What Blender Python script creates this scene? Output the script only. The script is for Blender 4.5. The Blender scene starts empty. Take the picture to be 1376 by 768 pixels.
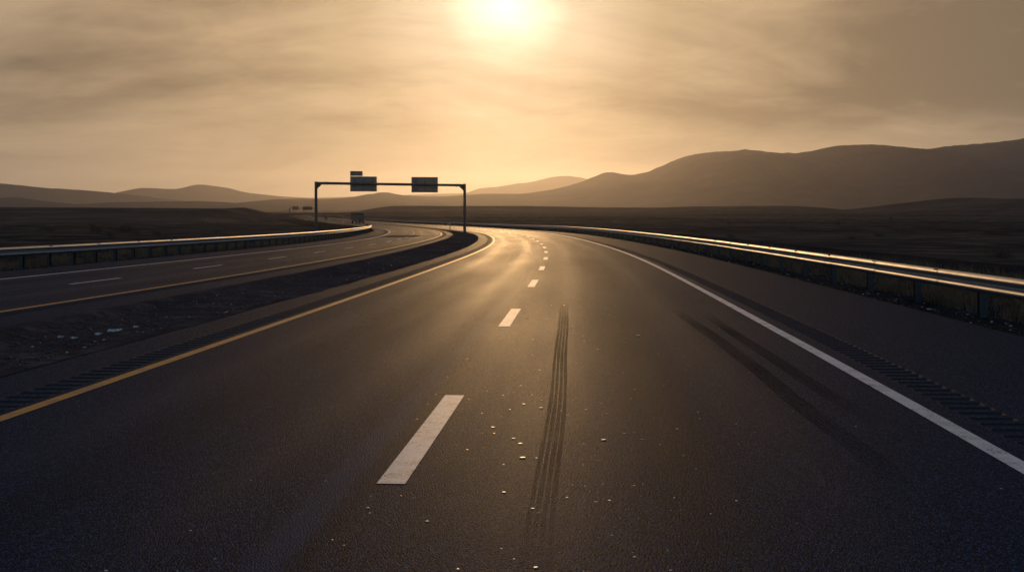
import bpy, bmesh, math, random
import numpy as np
from mathutils import noise as mnoise, Vector

random.seed(7)
RNG = np.random.default_rng(7)
scene = bpy.context.scene
COL = scene.collection
RAD = math.radians

# ---------------------------------------------------------------- survey data of the two carriageways
FIT = {
  'x0': [-1.21606],
  'th0': [0.0748],
  'lx0': [-13.61812],
  'lth0': [0.0942],
  'off': [[-3.579, -3.717, -3.434, -3.507, -3.506, -3.549, -3.58, -3.603, -3.617, -3.624], [4.118, 4.095, 3.933, 4.185, 4.13, 4.063, 4.013, 3.978, 3.956, 3.945], [7.513, 7.256, 7.209, 7.243, 6.973, 6.701, 6.475, 6.246, 6.105, 6.13], [-4.953, -4.855, -4.834, -4.915, -4.981, -4.871, -4.739, -4.608, -4.506, -4.563], [2.783, 2.804, 2.492, 3.26, 3.343, 3.412, 3.464, 3.501, 3.525, 3.536], [-3.079, -3.053, -2.939, -2.963, -3.341, -3.452, -3.497, -3.53, -3.551, -3.561], [-5.569, -5.524, -5.562, -5.672, -5.371, -5.059, -4.982, -4.952, -4.903, -4.933], [4.52, 4.303, 3.709, 4.584, 4.629, 4.671, 4.663, 4.632, 4.645, 4.68]],
  'k': [-0.00141, -9e-05, -0.00064, -0.00136, -0.00137, -0.00151, -0.00145, -0.00256, -0.0024, -0.00109, -0.00031, -0.00069, -0.00159, -0.00152, -7e-05, 0.00072, -0.0008, -0.00178, -0.00261],
  'lk': [-0.0008, -0.00108, -0.00117, -0.00144, -0.00049, -0.0023, -0.0022, -0.0013, -0.00174, -0.00143, -0.00118, -0.00116, -0.00115, -0.0011, 0.00012, 1e-05, 0.00023, 0.00112, 0.00176],
  'zk': [0.0, -0.20222, -0.37882, -0.64764, -0.83989, -1.09394, -1.36764, -1.57316, -1.78197, -1.68189, -1.32679, -0.73485, 0.30693],
}

# light and air
HAZE_DENS, HAZE_G, HAZE_COL = 4.6e-5, 0.85, (0.91, 0.90, 0.94)
SUN_ENERGY, SUN_COL = 1.3, (1.0, 0.585, 0.25)
SKY_STRENGTH, CLOUD_STRENGTH, EXPOSURE = 0.15, 1.0, 0.0
COVER = [(0.0, 1.0), (0.33, 1.0), (0.40, 0.55), (0.48, 0.0)]
SKY_RAMP = [(0.0, (1.2, 1.1, 0.9)), (0.04, (0.56, 0.48, 0.35)), (0.09, (0.43, 0.325, 0.20)), (0.17, (0.44, 0.315, 0.19)), (0.31, (0.37, 0.272, 0.177)), (0.39, (0.08, 0.07, 0.06)), (1.0, (0.01, 0.014, 0.02))]
CLOUD_LOC = (23.89, 14.77, 13.3)
ASPH_IOR = 1.033

SK = np.array([0, 15, 30, 45, 60, 80, 100, 120, 140, 160, 180, 200, 230, 260, 300, 350, 420, 500, 600.])
YK = np.array([0, 20, 40, 70, 100, 140, 180, 220, 280, 350, 430, 520, 700.])
OKN = np.array([0, 40, 80, 120, 160, 200, 250, 320, 420, 600.])
FOC, CX, HY, EYE = 1400.0, 688.0, 284.0, 1.62       # survey camera: focal length in photo pixels, centre, horizon, eye height

_yy = np.arange(-400., 2001., 1.0)
_zz = np.interp(_yy, YK, FIT['zk'])
_k = np.exp(-0.5 * (np.arange(-24, 25) / 9.0) ** 2); _k /= _k.sum()
_zs = np.convolve(np.pad(_zz, 24, mode='edge'), _k, mode='valid')


def zr(y):
    return np.interp(y, _yy, _zs)


S_ALL = np.arange(-60., 621., 1.0)
I0 = 60


def smooth(a, sig):
    n = int(sig * 3)
    k = np.exp(-0.5 * (np.arange(-n, n + 1) / sig) ** 2); k /= k.sum()
    return np.convolve(np.pad(a, n, mode='edge'), k, mode='valid')


class Align:
    """a road centre line with named offset lines"""
    def __init__(self, x0, th0, kap, offs):
        k = smooth(np.interp(S_ALL, SK, kap), 6)
        k[S_ALL < 0] = 0
        th = np.cumsum(k); th = th - th[I0] + th0
        X = np.cumsum(np.sin(th)); Y = np.cumsum(np.cos(th))
        self.X = X - X[I0] + x0; self.Y = Y - Y[I0]; self.th = th
        self.off = {n: smooth(np.interp(S_ALL, OKN, o), 8) for n, o in offs.items()}

    def t(self, name, s):
        return np.interp(s, S_ALL, self.off[name])

    def pt(self, s, t):
        x = np.interp(s, S_ALL, self.X); y = np.interp(s, S_ALL, self.Y); h = np.interp(s, S_ALL, self.th)
        px = x + t * np.cos(h); py = y - t * np.sin(h)
        return px, py, zr(py), h


OFFS = FIT['off']
MAIN = Align(FIT['x0'][0], FIT['th0'][0], FIT['k'], {'yellow': OFFS[0], 'white': OFFS[1], 'outer': OFFS[2], 'inner': OFFS[3]})
OPP = Align(FIT['lx0'][0], FIT['lth0'][0], FIT['lk'], {'yellow': OFFS[4], 'white': OFFS[5], 'outer': OFFS[6], 'inner': OFFS[7]})


def ground_at(u, v):
    """the road-level point seen at photo pixel (u, v) from the survey camera"""
    y = 20.0
    for _ in range(60):
        y = 0.5 * y + 0.5 * FOC * (EYE - float(zr(y))) / (v - HY)
    return (u - CX) / FOC * y, y, float(zr(y))


# ---------------------------------------------------------------- helpers
def link(o, parent=None):
    COL.objects.link(o)
    if parent is not None:
        o.parent = parent
    return o


def mesh_np(name, V, F, mat=None, parent=None, smooth_sh=False, uv=None, mats=None, midx=None):
    me = bpy.data.meshes.new(name)
    V = np.asarray(V, dtype=np.float64)
    me.from_pydata(V.tolist(), [], [tuple(int(i) for i in f) for f in F])
    for m in (mats or ([mat] if mat else [])):
        me.materials.append(m)
    if midx is not None:
        me.polygons.foreach_set('material_index', np.asarray(midx, dtype=np.int32))
    if smooth_sh:
        me.polygons.foreach_set('use_smooth', np.ones(len(me.polygons), dtype=bool))
    if uv is not None:
        l = me.uv_layers.new(name='UVMap')
        idx = np.empty(len(me.loops), dtype=np.int32); me.loops.foreach_get('vertex_index', idx)
        l.data.foreach_set('uv', np.asarray(uv, dtype=np.float32)[idx].ravel())
    me.update()
    return link(bpy.data.objects.new(name, me), parent)


def grid_faces(nr, nc, base=0):
    r, c = np.meshgrid(np.arange(nr - 1), np.arange(nc - 1), indexing='ij')
    a = (r * nc + c).ravel() + base
    return np.stack([a, a + 1, a + nc + 1, a + nc], 1)


class MB:
    def __init__(self):
        self.v = []; self.f = []; self.m = []

    def add(self, V, F, mi=0):
        b = len(self.v)
        self.v += [tuple(map(float, p)) for p in V]
        self.f += [tuple(int(i) + b for i in f) for f in F]
        self.m += [mi] * len(F)

    def box(self, x0, x1, y0, y1, z0, z1, mi=0):
        V = [(x0, y0, z0), (x1, y0, z0), (x1, y1, z0), (x0, y1, z0), (x0, y0, z1), (x1, y0, z1), (x1, y1, z1), (x0, y1, z1)]
        self.add(V, [(0, 3, 2, 1), (4, 5, 6, 7), (0, 1, 5, 4), (1, 2, 6, 5), (2, 3, 7, 6), (3, 0, 4, 7)], mi)

    def tube(self, a, b, r, n=12, r2=None, mi=0):
        a = Vector(a); b = Vector(b); d = (b - a).normalized()
        u = d.orthogonal().normalized(); w = d.cross(u)
        r2 = r if r2 is None else r2
        V = []
        for p, rr in ((a, r), (b, r2)):
            for i in range(n):
                t = 2 * math.pi * i / n
                V.append(p + u * (rr * math.cos(t)) + w * (rr * math.sin(t)))
        F = [(i, (i + 1) % n, n + (i + 1) % n, n + i) for i in range(n)]
        F += [tuple(range(n - 1, -1, -1)), tuple(range(n, 2 * n))]
        self.add(V, F, mi)

    def build(self, name, mat, parent=None, bevel=0.0, smooth_sh=False):
        mats = mat if isinstance(mat, list) else [mat]
        o = mesh_np(name, self.v, self.f, None, parent, smooth_sh, mats=mats, midx=self.m)
        if bevel:
            md = o.modifiers.new('bevel', 'BEVEL'); md.width = bevel; md.segments = 2; md.limit_method = 'ANGLE'
        return o


def empty(name, loc=(0, 0, 0), rz=0.0):
    o = bpy.data.objects.new(name, None)
    o.location = loc; o.rotation_euler = (0, 0, rz); o.empty_display_size = 0.3
    return link(o)


def tag(o, label=None, cat=None, group=None, kind=None):
    if label: o['label'] = label
    if cat: o['category'] = cat
    if group: o['group'] = group
    if kind: o['kind'] = kind
    return o


# ---------------------------------------------------------------- materials
class Mat:
    def __init__(self, name):
        self.m = bpy.data.materials.new(name); self.m.use_nodes = True
        self.nt = self.m.node_tree; self.nt.nodes.clear()
        self.out = self.nt.nodes.new('ShaderNodeOutputMaterial')

    def n(self, t, **kw):
        nd = self.nt.nodes.new('ShaderNode' + t)
        for k, v in kw.items():
            if k.startswith('i_'):
                key = k[2:]
                nd.inputs[int(key) if key.isdigit() else key.replace('_', ' ')].default_value = v
            else:
                setattr(nd, k, v)
        return nd

    def l(self, a, b):
        self.nt.links.new(a, b)

    def math(self, op, a, b=None, c=None, clamp=False):
        nd = self.n('Math', operation=op, use_clamp=clamp)
        for i, x in enumerate((a, b, c)):
            if x is None: continue
            if isinstance(x, (int, float)): nd.inputs[i].default_value = x
            else: self.l(x, nd.inputs[i])
        return nd.outputs[0]

    def ramp(self, fac, stops, interp='LINEAR'):
        r = self.n('ValToRGB'); r.color_ramp.interpolation = interp
        el = r.color_ramp.elements
        while len(el) < len(stops): el.new(0.5)
        for e, (p, c) in zip(el, stops):
            e.position = p
            e.color = (c, c, c, 1) if isinstance(c, (int, float)) else (*c, 1)
        self.l(fac, r.inputs[0])
        return r.outputs[0]

    def mix(self, fac, a, b, mode='MIX'):
        nd = self.n('Mix', data_type='RGBA', blend_type=mode)
        for sock, x in ((nd.inputs[0], fac), (nd.inputs[6], a), (nd.inputs[7], b)):
            if isinstance(x, (int, float)): sock.default_value = x
            elif isinstance(x, tuple): sock.default_value = (*x, 1)
            else: self.l(x, sock)
        return nd.outputs[2]

    def noise(self, vec, scale, detail=3.0, rough=0.55, dist=0.0):
        nd = self.n('TexNoise'); nd.inputs['Scale'].default_value = scale; nd.inputs['Detail'].default_value = detail
        nd.inputs['Roughness'].default_value = rough; nd.inputs['Distortion'].default_value = dist
        if vec is not None: self.l(vec, nd.inputs['Vector'])
        return nd.outputs['Fac']

    def mapping(self, vec, scale=(1, 1, 1), loc=(0, 0, 0)):
        nd = self.n('Mapping'); nd.inputs['Scale'].default_value = scale; nd.inputs['Location'].default_value = loc
        self.l(vec, nd.inputs['Vector'])
        return nd.outputs[0]

    def coord(self, which='Object'):
        return self.n('TexCoord').outputs[which]

    def bsdf(self, color, rough=0.6, metal=0.0, spec=0.5, bump=None, bump_s=0.3, bump_d=0.01, ior=1.5):
        b = self.n('BsdfPrincipled')
        for key, x in (('Base Color', color), ('Roughness', rough), ('Metallic', metal), ('Specular IOR Level', spec)):
            if isinstance(x, (int, float)): b.inputs[key].default_value = x
            elif isinstance(x, tuple): b.inputs[key].default_value = (*x, 1)
            else: self.l(x, b.inputs[key])
        b.inputs['IOR'].default_value = ior
        if bump is not None:
            bp = self.n('Bump'); bp.inputs['Strength'].default_value = bump_s; bp.inputs['Distance'].default_value = bump_d
            self.l(bump, bp.inputs['Height']); self.l(bp.outputs[0], b.inputs['Normal'])
        self.b = b
        return b.outputs[0]

    def done(self, sh):
        self.l(sh, self.out.inputs['Surface'])
        return self.m


def asphalt(name, base=(0.0085, 0.0155, 0.0265), lanes=False, rough=0.47, tint=1.0):
    M = Mat(name)
    uv = M.coord('UV'); ob = M.coord('Object')
    fine = M.noise(ob, 75.0, 2.0, 0.6)
    mid = M.noise(ob, 9.0, 4.0, 0.6)
    long_ = M.noise(M.mapping(uv, (1.6, 0.035, 1)), 1.0, 4.0, 0.6)
    patch = M.noise(M.mapping(uv, (0.35, 0.06, 1), (3, 7, 0)), 1.0, 3.0, 0.55)
    col = M.mix(M.ramp(fine, [(0.3, 0.0), (0.72, 1.0)]), tuple(c * 0.55 for c in base), tuple(c * 1.7 for c in base))
    col = M.mix(M.ramp(mid, [(0.35, 0.0), (0.7, 0.45)]), col, tuple(c * 0.65 for c in base))
    col = M.mix(M.ramp(long_, [(0.42, 0.0), (0.68, 0.5)]), col, tuple(c * 1.55 for c in base))
    col = M.mix(M.ramp(patch, [(0.45, 0.0), (0.65, 0.35)]), col, tuple(c * 0.6 for c in base))
    vor = M.n('TexVoronoi'); vor.inputs['Scale'].default_value = 120.0; M.l(ob, vor.inputs['Vector'])
    sepc = M.n('SeparateColor'); M.l(vor.outputs['Color'], sepc.inputs[0])
    agg = M.n('TexVoronoi'); agg.inputs['Scale'].default_value = 95.0; M.l(ob, agg.inputs['Vector'])
    sepa = M.n('SeparateColor'); M.l(agg.outputs['Color'], sepa.inputs[0])
    col = M.mix(M.math('POWER', sepa.outputs[1], 3.0), M.mix(sepa.outputs[0], tuple(c * 0.25 for c in base), col), tuple(c * 4.0 for c in base))
    chips = M.math('GREATER_THAN', sepc.outputs[0], 0.965)
    chips = M.math('MULTIPLY', chips, M.math('LESS_THAN', vor.outputs['Distance'], 0.42))
    col = M.mix(M.math('MULTIPLY', chips, 0.7), col, (0.20, 0.19, 0.17))
    rg = M.math('ADD', rough - 0.07, M.math('MULTIPLY', long_, 0.10))
    rg = M.math('ADD', rg, M.math('MULTIPLY', fine, 0.10))
    if lanes:
        sx = M.n('SeparateXYZ'); M.l(uv, sx.inputs[0])
        wob = M.math('MULTIPLY', M.math('SUBTRACT', M.noise(M.mapping(uv, (0.2, 0.4, 1)), 1.0, 4.0), 0.5), 0.10)
        t = M.math('ADD', sx.outputs[0], wob)
        # paving joint beside the dashes, and polished wheel paths
        j = M.math('ABSOLUTE', M.math('SUBTRACT', t, -0.33))
        joint = M.ramp(j, [(0.0, 1.0), (0.07, 0.8), (0.14, 0.0)])
        col = M.mix(M.math('MULTIPLY', joint, 0.7), col, tuple(c * 2.6 for c in base))
        j2 = M.math('ABSOLUTE', M.math('SUBTRACT', t, -0.14))
        col = M.mix(M.math('MULTIPLY', M.ramp(j2, [(0.0, 1.0), (0.05, 0.6), (0.12, 0.0)]), 0.4), col, tuple(c * 0.5 for c in base))
        wp = M.math('ABSOLUTE', M.math('SUBTRACT', M.math('ABSOLUTE', M.math('SUBTRACT', M.math('ABSOLUTE', t), 1.85)), 0.85))
        wheel = M.ramp(wp, [(0.0, 1.0), (0.42, 0.0)])
        rg = M.math('SUBTRACT', rg, M.math('MULTIPLY', wheel, 0.05))
        col = M.mix(M.math('MULTIPLY', wheel, 0.25), col, tuple(c * 1.45 for c in base))
        oil = M.ramp(M.math('ABSOLUTE', M.math('SUBTRACT', M.math('ABSOLUTE', t), 1.85)), [(0.0, 1.0), (0.2, 0.7), (0.5, 0.0)])
        oil = M.math('MULTIPLY', oil, M.ramp(M.noise(M.mapping(uv, (0.8, 0.10, 1), (9, 2, 0)), 1.0, 5.0, 0.65), [(0.38, 0.1), (0.66, 0.8)]))
        col = M.mix(oil, col, tuple(c * 0.42 for c in base))
        rg = M.math('ADD', rg, M.math('MULTIPLY', M.math('SUBTRACT', M.noise(M.mapping(uv, (0.5, 0.09, 1), (1, 5, 0)), 1.0, 5.0, 0.6), 0.5), 0.16))
    hgt = M.math('ADD', M.math('ADD', M.math('MULTIPLY', fine, 0.4), M.math('MULTIPLY', mid, 0.2)), M.math('MULTIPLY', M.math('SUBTRACT', sepa.outputs[2], agg.outputs['Distance']), 0.45))
    return M.done(M.bsdf(col, rg, 0.0, 0.5, hgt, 1.0, 0.013, ior=ASPH_IOR))


def paint(name, color, wear=(0.05, 0.047, 0.044)):
    M = Mat(name)
    ob = M.coord('Object')
    f = M.noise(ob, 60.0, 3.0, 0.65)
    g = M.noise(ob, 4.0, 5.0, 0.7)
    w = M.ramp(M.math('ADD', M.math('MULTIPLY', f, 0.5), M.math('MULTIPLY', g, 0.5)), [(0.38, 1.0), (0.465, 0.28), (0.62, 0.0)])
    col = M.mix(M.noise(ob, 2.0, 4.0, 0.6), color, tuple(c * 0.72 for c in color))
    col = M.mix(w, col, wear)
    return M.done(M.bsdf(col, 0.6, 0, 0.5, f, 0.4, 0.004, ior=1.22))


def galvanised(name, base=(0.23, 0.225, 0.22), rough=0.50):
    M = Mat(name)
    ob = M.coord('Object')
    vor = M.n('TexVoronoi'); vor.inputs['Scale'].default_value = 30.0; M.l(ob, vor.inputs['Vector'])
    n2 = M.noise(M.mapping(ob, (0.6, 0.6, 5.0)), 2.0, 5.0, 0.65)
    sp = M.n('SeparateColor'); M.l(vor.outputs['Color'], sp.inputs[0])
    col = M.mix(M.math('MULTIPLY', sp.outputs[0], 0.35), base, tuple(c * 0.7 for c in base))
    col = M.mix(M.ramp(n2, [(0.5, 0.0), (0.75, 0.6)]), col, (0.16, 0.14, 0.12))
    rg = M.math('ADD', rough - 0.06, M.math('MULTIPLY', n2, 0.16))
    return M.done(M.bsdf(col, rg, 0.85, 0.5, n2, 0.12, 0.01))


def plain_mat(name, color, rough=0.6, metal=0.0, var=0.3, scale=6.0, trans=0.0):
    M = Mat(name)
    f = M.noise(M.coord('Object'), scale, 4.0, 0.6)
    col = M.mix(f, tuple(c * (1 - var) for c in color), tuple(c * (1 + var) for c in color))
    sh = M.bsdf(col, rough, metal, 0.4 if not trans else 0.1, f, 0.15, 0.01)
    if trans:                                   # thin leaves let the low sun glow through
        tl = M.n('BsdfTranslucent'); M.l(col, tl.inputs[0]); mx = M.n('MixShader', i_0=trans)
        M.l(sh, mx.inputs[1]); M.l(tl.outputs[0], mx.inputs[2]); sh = mx.outputs[0]
    return M.done(sh)


def soil(name, a, b, c, s_big=0.012, s_mid=0.2, bump=0.5):
    M = Mat(name)
    ob = M.coord('Object')
    big = M.noise(M.mapping(ob, (0.45, 1.0, 1.0)), s_big, 6.0, 0.62)
    mid = M.noise(ob, s_mid, 6.0, 0.65)
    fin = M.noise(ob, 6.0, 3.0, 0.6)
    col = M.mix(M.ramp(big, [(0.40, 0.0), (0.60, 1.0)]), a, b)
    col = M.mix(M.ramp(mid, [(0.48, 0.0), (0.70, 0.8)]), col, c)
    col = M.mix(M.ramp(fin, [(0.35, 0.5), (0.6, 0.0)]), col, tuple(x * 0.5 for x in a))
    h = M.math('ADD', M.math('MULTIPLY', mid, 1.0), M.math('MULTIPLY', fin, 0.25))
    return M.done(M.bsdf(col, 0.95, 0, 0.0, h, bump, 0.3, ior=1.01))


M_ROAD = asphalt('lane_asphalt', lanes=True)
M_ROAD_OPP = asphalt('opposite_asphalt', (0.0095, 0.0165, 0.027), lanes=True)
M_SHOULDER = asphalt('shoulder_asphalt', (0.0125, 0.018, 0.027), rough=0.53)
M_GROOVE = plain_mat('groove_black', (0.004, 0.004, 0.004), 0.95)  # near-black colour on the groove faces, darker than the shoulder asphalt
M_YELLOW = paint('yellow_paint', (0.62, 0.25, 0.022))
M_WHITE = paint('white_paint', (0.70, 0.66, 0.57))
M_GALV = galvanised('galvanised_rail')
M_POST = galvanised('galvanised_post', (0.062, 0.058, 0.055), 0.65)
M_GRAVEL = soil('median_gravel_soil', (0.046, 0.036, 0.033), (0.072, 0.055, 0.046), (0.13, 0.098, 0.072), 0.15, 1.2, 0.6)
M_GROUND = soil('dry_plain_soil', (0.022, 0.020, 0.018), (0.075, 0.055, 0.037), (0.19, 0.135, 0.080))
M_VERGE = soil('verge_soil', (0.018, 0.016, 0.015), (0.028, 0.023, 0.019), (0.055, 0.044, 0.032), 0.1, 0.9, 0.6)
M_HILL = soil('hill_scrub', (0.055, 0.041, 0.030), (0.095, 0.069, 0.048), (0.15, 0.108, 0.070), 0.006, 0.04, 0.4)
M_MOUNT = soil('mountain_scrub', (0.030, 0.031, 0.034), (0.048, 0.045, 0.043), (0.065, 0.057, 0.048), 0.0016, 0.010, 0.4)
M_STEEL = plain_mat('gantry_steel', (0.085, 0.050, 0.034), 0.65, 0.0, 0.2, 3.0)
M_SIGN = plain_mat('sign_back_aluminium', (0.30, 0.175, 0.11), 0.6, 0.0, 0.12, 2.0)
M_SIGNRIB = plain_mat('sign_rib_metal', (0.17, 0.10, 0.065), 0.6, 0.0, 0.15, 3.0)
M_GRASS = plain_mat('dry_grass_blades', (0.115, 0.078, 0.042), 0.85, 0, 0.7, 0.9, trans=0.13)
M_LEAF = plain_mat('sagebrush_leaves', (0.062, 0.050, 0.028), 0.85, 0, 0.4, 2.0, trans=0.15)
M_TWIG = plain_mat('brown_twigs', (0.07, 0.05, 0.035), 0.9)
M_STONE = plain_mat('pale_stone', (0.34, 0.30, 0.25), 0.45, 0, 0.35, 4.0)
M_CHIP = plain_mat('quartz_chip', (0.38, 0.32, 0.25), 0.46, 0, 0.3, 9.0)
M_STONE_D = plain_mat('dark_stone', (0.040, 0.036, 0.033), 0.8, 0, 0.5, 3.0)
M_PAPER = plain_mat('pale_litter', (0.52, 0.42, 0.34), 0.7, 0, 0.15, 8.0)
M_BOXTRUCK = plain_mat('truck_body_paint', (0.075, 0.048, 0.036), 0.75, 0.0, 0.2)
M_CAB = plain_mat('truck_cab_paint', (0.045, 0.030, 0.022), 0.7, 0.0, 0.2)
M_TYRE = plain_mat('tyre_rubber', (0.02, 0.02, 0.02), 0.9)
M_GLASS = plain_mat('dark_glass', (0.02, 0.02, 0.02), 0.35, 0.0, 0.1)
M_LAMP = plain_mat('lamp_lens', (0.45, 0.45, 0.43), 0.2, 0.0, 0.1)
M_REFLECT = plain_mat('reflector_band', (0.6, 0.58, 0.55), 0.3)
M_PLASTIC = plain_mat('marker_post_plastic', (0.20, 0.18, 0.16), 0.5)

# rubber laid down by tyres: lets the asphalt show through where it is worn
MARK = 0.50
_T = Mat('tyre_rubber_mark')
_f = _T.noise(_T.coord('Object'), 70.0, 3.0, 0.7); _g = _T.noise(_T.coord('Object'), 1.1, 3.0, 0.6)
_uvx = _T.n('SeparateXYZ'); _T.l(_T.coord('UV'), _uvx.inputs[0])
_ends = _T.math('MULTIPLY', _T.ramp(_uvx.outputs[1], [(0.0, 0.0), (0.12, 0.5), (0.32, 1.0), (0.60, 0.9), (0.84, 0.6), (1.0, 0.15)]), MARK)
_op = _T.math('MULTIPLY', _T.ramp(_T.math('ADD', _T.math('MULTIPLY', _f, 0.75), _T.math('MULTIPLY', _g, 0.25)), [(0.36, 0.15), (0.56, 1.0)]), _ends)
_tr = _T.n('BsdfTransparent'); _mx = _T.n('MixShader')
_b = _T.bsdf((0.007, 0.007, 0.008), 0.85, 0, 0.2, ior=1.015)
_T.l(_op, _mx.inputs[0]); _T.l(_tr.outputs[0], _mx.inputs[1]); _T.l(_b, _mx.inputs[2])
M_MARK = _T.done(_mx.outputs[0])

# ---------------------------------------------------------------- roads
S_END = 612.0


def stations(s0, s1):
    a = []
    s = s0
    while s < s1:
        a.append(s)
        s += 1.0 if s < 260 else 3.0
    a.append(s1)
    return np.array(a)


def ribbon(al, name, st, cols, dz, mat, parent=None, kind=None, mats=None, midx_col=None):
    """cols: list of per-station offset arrays; a sheet that follows the road"""
    T = np.stack([np.broadcast_to(np.asarray(c, float), st.shape) for c in cols], 1)
    SS = np.broadcast_to(st[:, None], T.shape)
    x, y, z, h = al.pt(SS.ravel(), T.ravel())
    V = np.stack([x, y, z + dz], 1)
    uv = np.stack([T.ravel(), SS.ravel()], 1)
    F = grid_faces(len(st), T.shape[1])
    mi = None
    if midx_col is not None:
        mi = np.tile(np.array(midx_col), len(st) - 1)
    return V, F, uv, mi


def build_road(al, name, mat_lane, y_sign):
    st = stations(-58, S_END)
    ty, tw, to, ti = (al.t(k, st) for k in ('yellow', 'white', 'outer', 'inner'))
    sy, sw = (-1, 1) if y_sign < 0 else (1, -1)       # which way the verge lies from the yellow / white line
    ry0, ry1 = ty + sy * 0.16, ty + sy * 0.56
    rw0, rw1 = tw + sw * 0.27, tw + sw * 0.66
    Vs, Fs, Us, Ms = [], [], [], []
    base = 0

    def sheet(a, b, n, mi):
        nonlocal base
        cols = [a + (b - a) * i / n for i in range(n + 1)]
        if y_sign > 0: cols = cols[::-1]
        V, F, uv, _ = ribbon(al, name, st, cols, 0.0, None)
        Vs.append(V); Fs.append(F + base); Us.append(uv); Ms.append(np.full(len(F), mi)); base += len(V)
    sheet(ti, ry1, 2, 1)
    sheet(ry0, rw0, 8, 0)
    sheet(rw1, to, 3, 1)
    road = mesh_np(name, np.concatenate(Vs), np.concatenate(Fs), None, None, True, np.concatenate(Us), [mat_lane, M_SHOULDER], np.concatenate(Ms))
    tag(road, kind='structure')

    def strip(nm, a, b, mat, dz=0.004):
        cols = [a, b] if y_sign < 0 else [b, a]
        V, F, uv, _ = ribbon(al, nm, st, cols, dz, None)
        return mesh_np(nm, V, F, mat, road, True, uv)
    strip('edge_line', ty - 0.07, ty + 0.07, M_YELLOW)['label'] = 'yellow edge line beside the gravel median'
    strip('edge_line', tw - 0.075, tw + 0.075, M_WHITE)['label'] = 'white edge line beside the outer shoulder'
    # milled rumble strips: every groove is a real dip in the asphalt
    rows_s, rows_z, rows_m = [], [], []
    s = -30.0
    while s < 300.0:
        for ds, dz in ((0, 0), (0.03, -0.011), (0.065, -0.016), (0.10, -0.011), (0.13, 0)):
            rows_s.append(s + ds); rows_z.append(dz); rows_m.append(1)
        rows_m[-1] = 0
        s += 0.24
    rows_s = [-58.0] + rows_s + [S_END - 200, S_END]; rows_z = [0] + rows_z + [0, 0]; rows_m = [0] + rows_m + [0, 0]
    rs = np.array(rows_s); rz = np.array(rows_z)
    for (base_t, d, o0, o1, nm) in ((al.t('yellow', rs), sy, 0.16, 0.56, 'rumble_strip'), (al.t('white', rs), sw, 0.27, 0.66, 'rumble_strip')):
        a, b = base_t + d * o0, base_t + d * o1
        if a[0] > b[0]: a, b = b, a
        jit = 0.02 * np.sin(rs * 7.3) + 0.012 * np.sin(rs * 17.9)
        cols = [a, a + 0.03 + 0.3 * jit, b - 0.03 - 0.3 * jit, b]
        T = np.stack(cols, 1); SS = np.broadcast_to(rs[:, None], T.shape)
        x, y, z, h = al.pt(SS.ravel(), T.ravel())
        dzz = np.stack([0 * rz, rz, rz, 0 * rz], 1).ravel()
        V = np.stack([x, y, z + dzz], 1)
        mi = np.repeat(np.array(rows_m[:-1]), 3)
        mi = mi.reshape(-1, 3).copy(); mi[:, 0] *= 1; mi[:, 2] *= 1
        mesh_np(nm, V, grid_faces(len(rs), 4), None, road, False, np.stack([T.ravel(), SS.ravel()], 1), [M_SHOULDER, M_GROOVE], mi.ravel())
    return road


ROAD = build_road(MAIN, 'main_road', M_ROAD, -1)
OPPROAD = build_road(OPP, 'opposite_road', M_ROAD_OPP, 1)


def s_of(al, u, v):
    x, y, z = ground_at(u, v)
    d = (al.X - x) ** 2 + (al.Y - y) ** 2
    return float(S_ALL[int(np.argmin(d))] + 0.0), x, y


def proj_s(al, x, y):
    d = (al.X - x) ** 2 + (al.Y - y) ** 2
    i = int(np.argmin(d)); h = al.th[i]
    return float(S_ALL[i] + (x - al.X[i]) * math.sin(h) + (y - al.Y[i]) * math.cos(h))


def dash(al, s0, s1, w, road):
    st = np.linspace(s0, s1, 7)
    V, F, uv, _ = ribbon(al, 'lane_dash', st, [np.full(7, -w / 2), np.full(7, w / 2)], 0.004, None)
    return mesh_np('lane_dash', V, F, M_WHITE, road, True, uv)


seen = [((525, 650), (607, 531)), ((676, 438.5), (692.9, 414.8)), ((714.4, 385.5), (719.8, 376)), ((728.8, 362.8), (731, 357.8))]
ends = []
for a, b in seen:
    xa, ya, _ = ground_at(*a); xb, yb, _ = ground_at(*b)
    ends.append((proj_s(MAIN, xa, ya), proj_s(MAIN, xb, yb)))
for e in ends: dash(MAIN, e[0], e[1], 0.18, ROAD)
step = (ends[3][0] - ends[1][0]) / 2
s = ends[3][0] + step; length = 3.0
while s < 330:
    dash(MAIN, s, s + length, 0.18, ROAD); s += step
s = ends[0][0] - step
while s > -40:
    dash(MAIN, s, s + length, 0.18, ROAD); s -= step
oseen = [((85.8, 381.7), (152.6, 373.5)), ((257, 361), (295, 356)), ((357.6, 347.9), (381, 345)), ((420.7, 339.7), (435.8, 338.4)), ((462.6, 333.8), (473, 333))]
oe = []
for a, b in oseen:
    xa, ya, _ = ground_at(*a); xb, yb, _ = ground_at(*b)
    oe.append((proj_s(OPP, xa, ya), proj_s(OPP, xb, yb)))
for e in oe: dash(OPP, e[0], max(e[1], e[0] + 3.0), 0.12, OPPROAD)
ostep = max((oe[4][0] - oe[1][0]) / 3, 9.0)
s = oe[4][0] + ostep
while s < 330:
    dash(OPP, s, s + 3.2, 0.12, OPPROAD); s += ostep
s = oe[0][0] - ostep
while s > -40:
    dash(OPP, s, s + 3.2, 0.12, OPPROAD); s -= ostep


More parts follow.
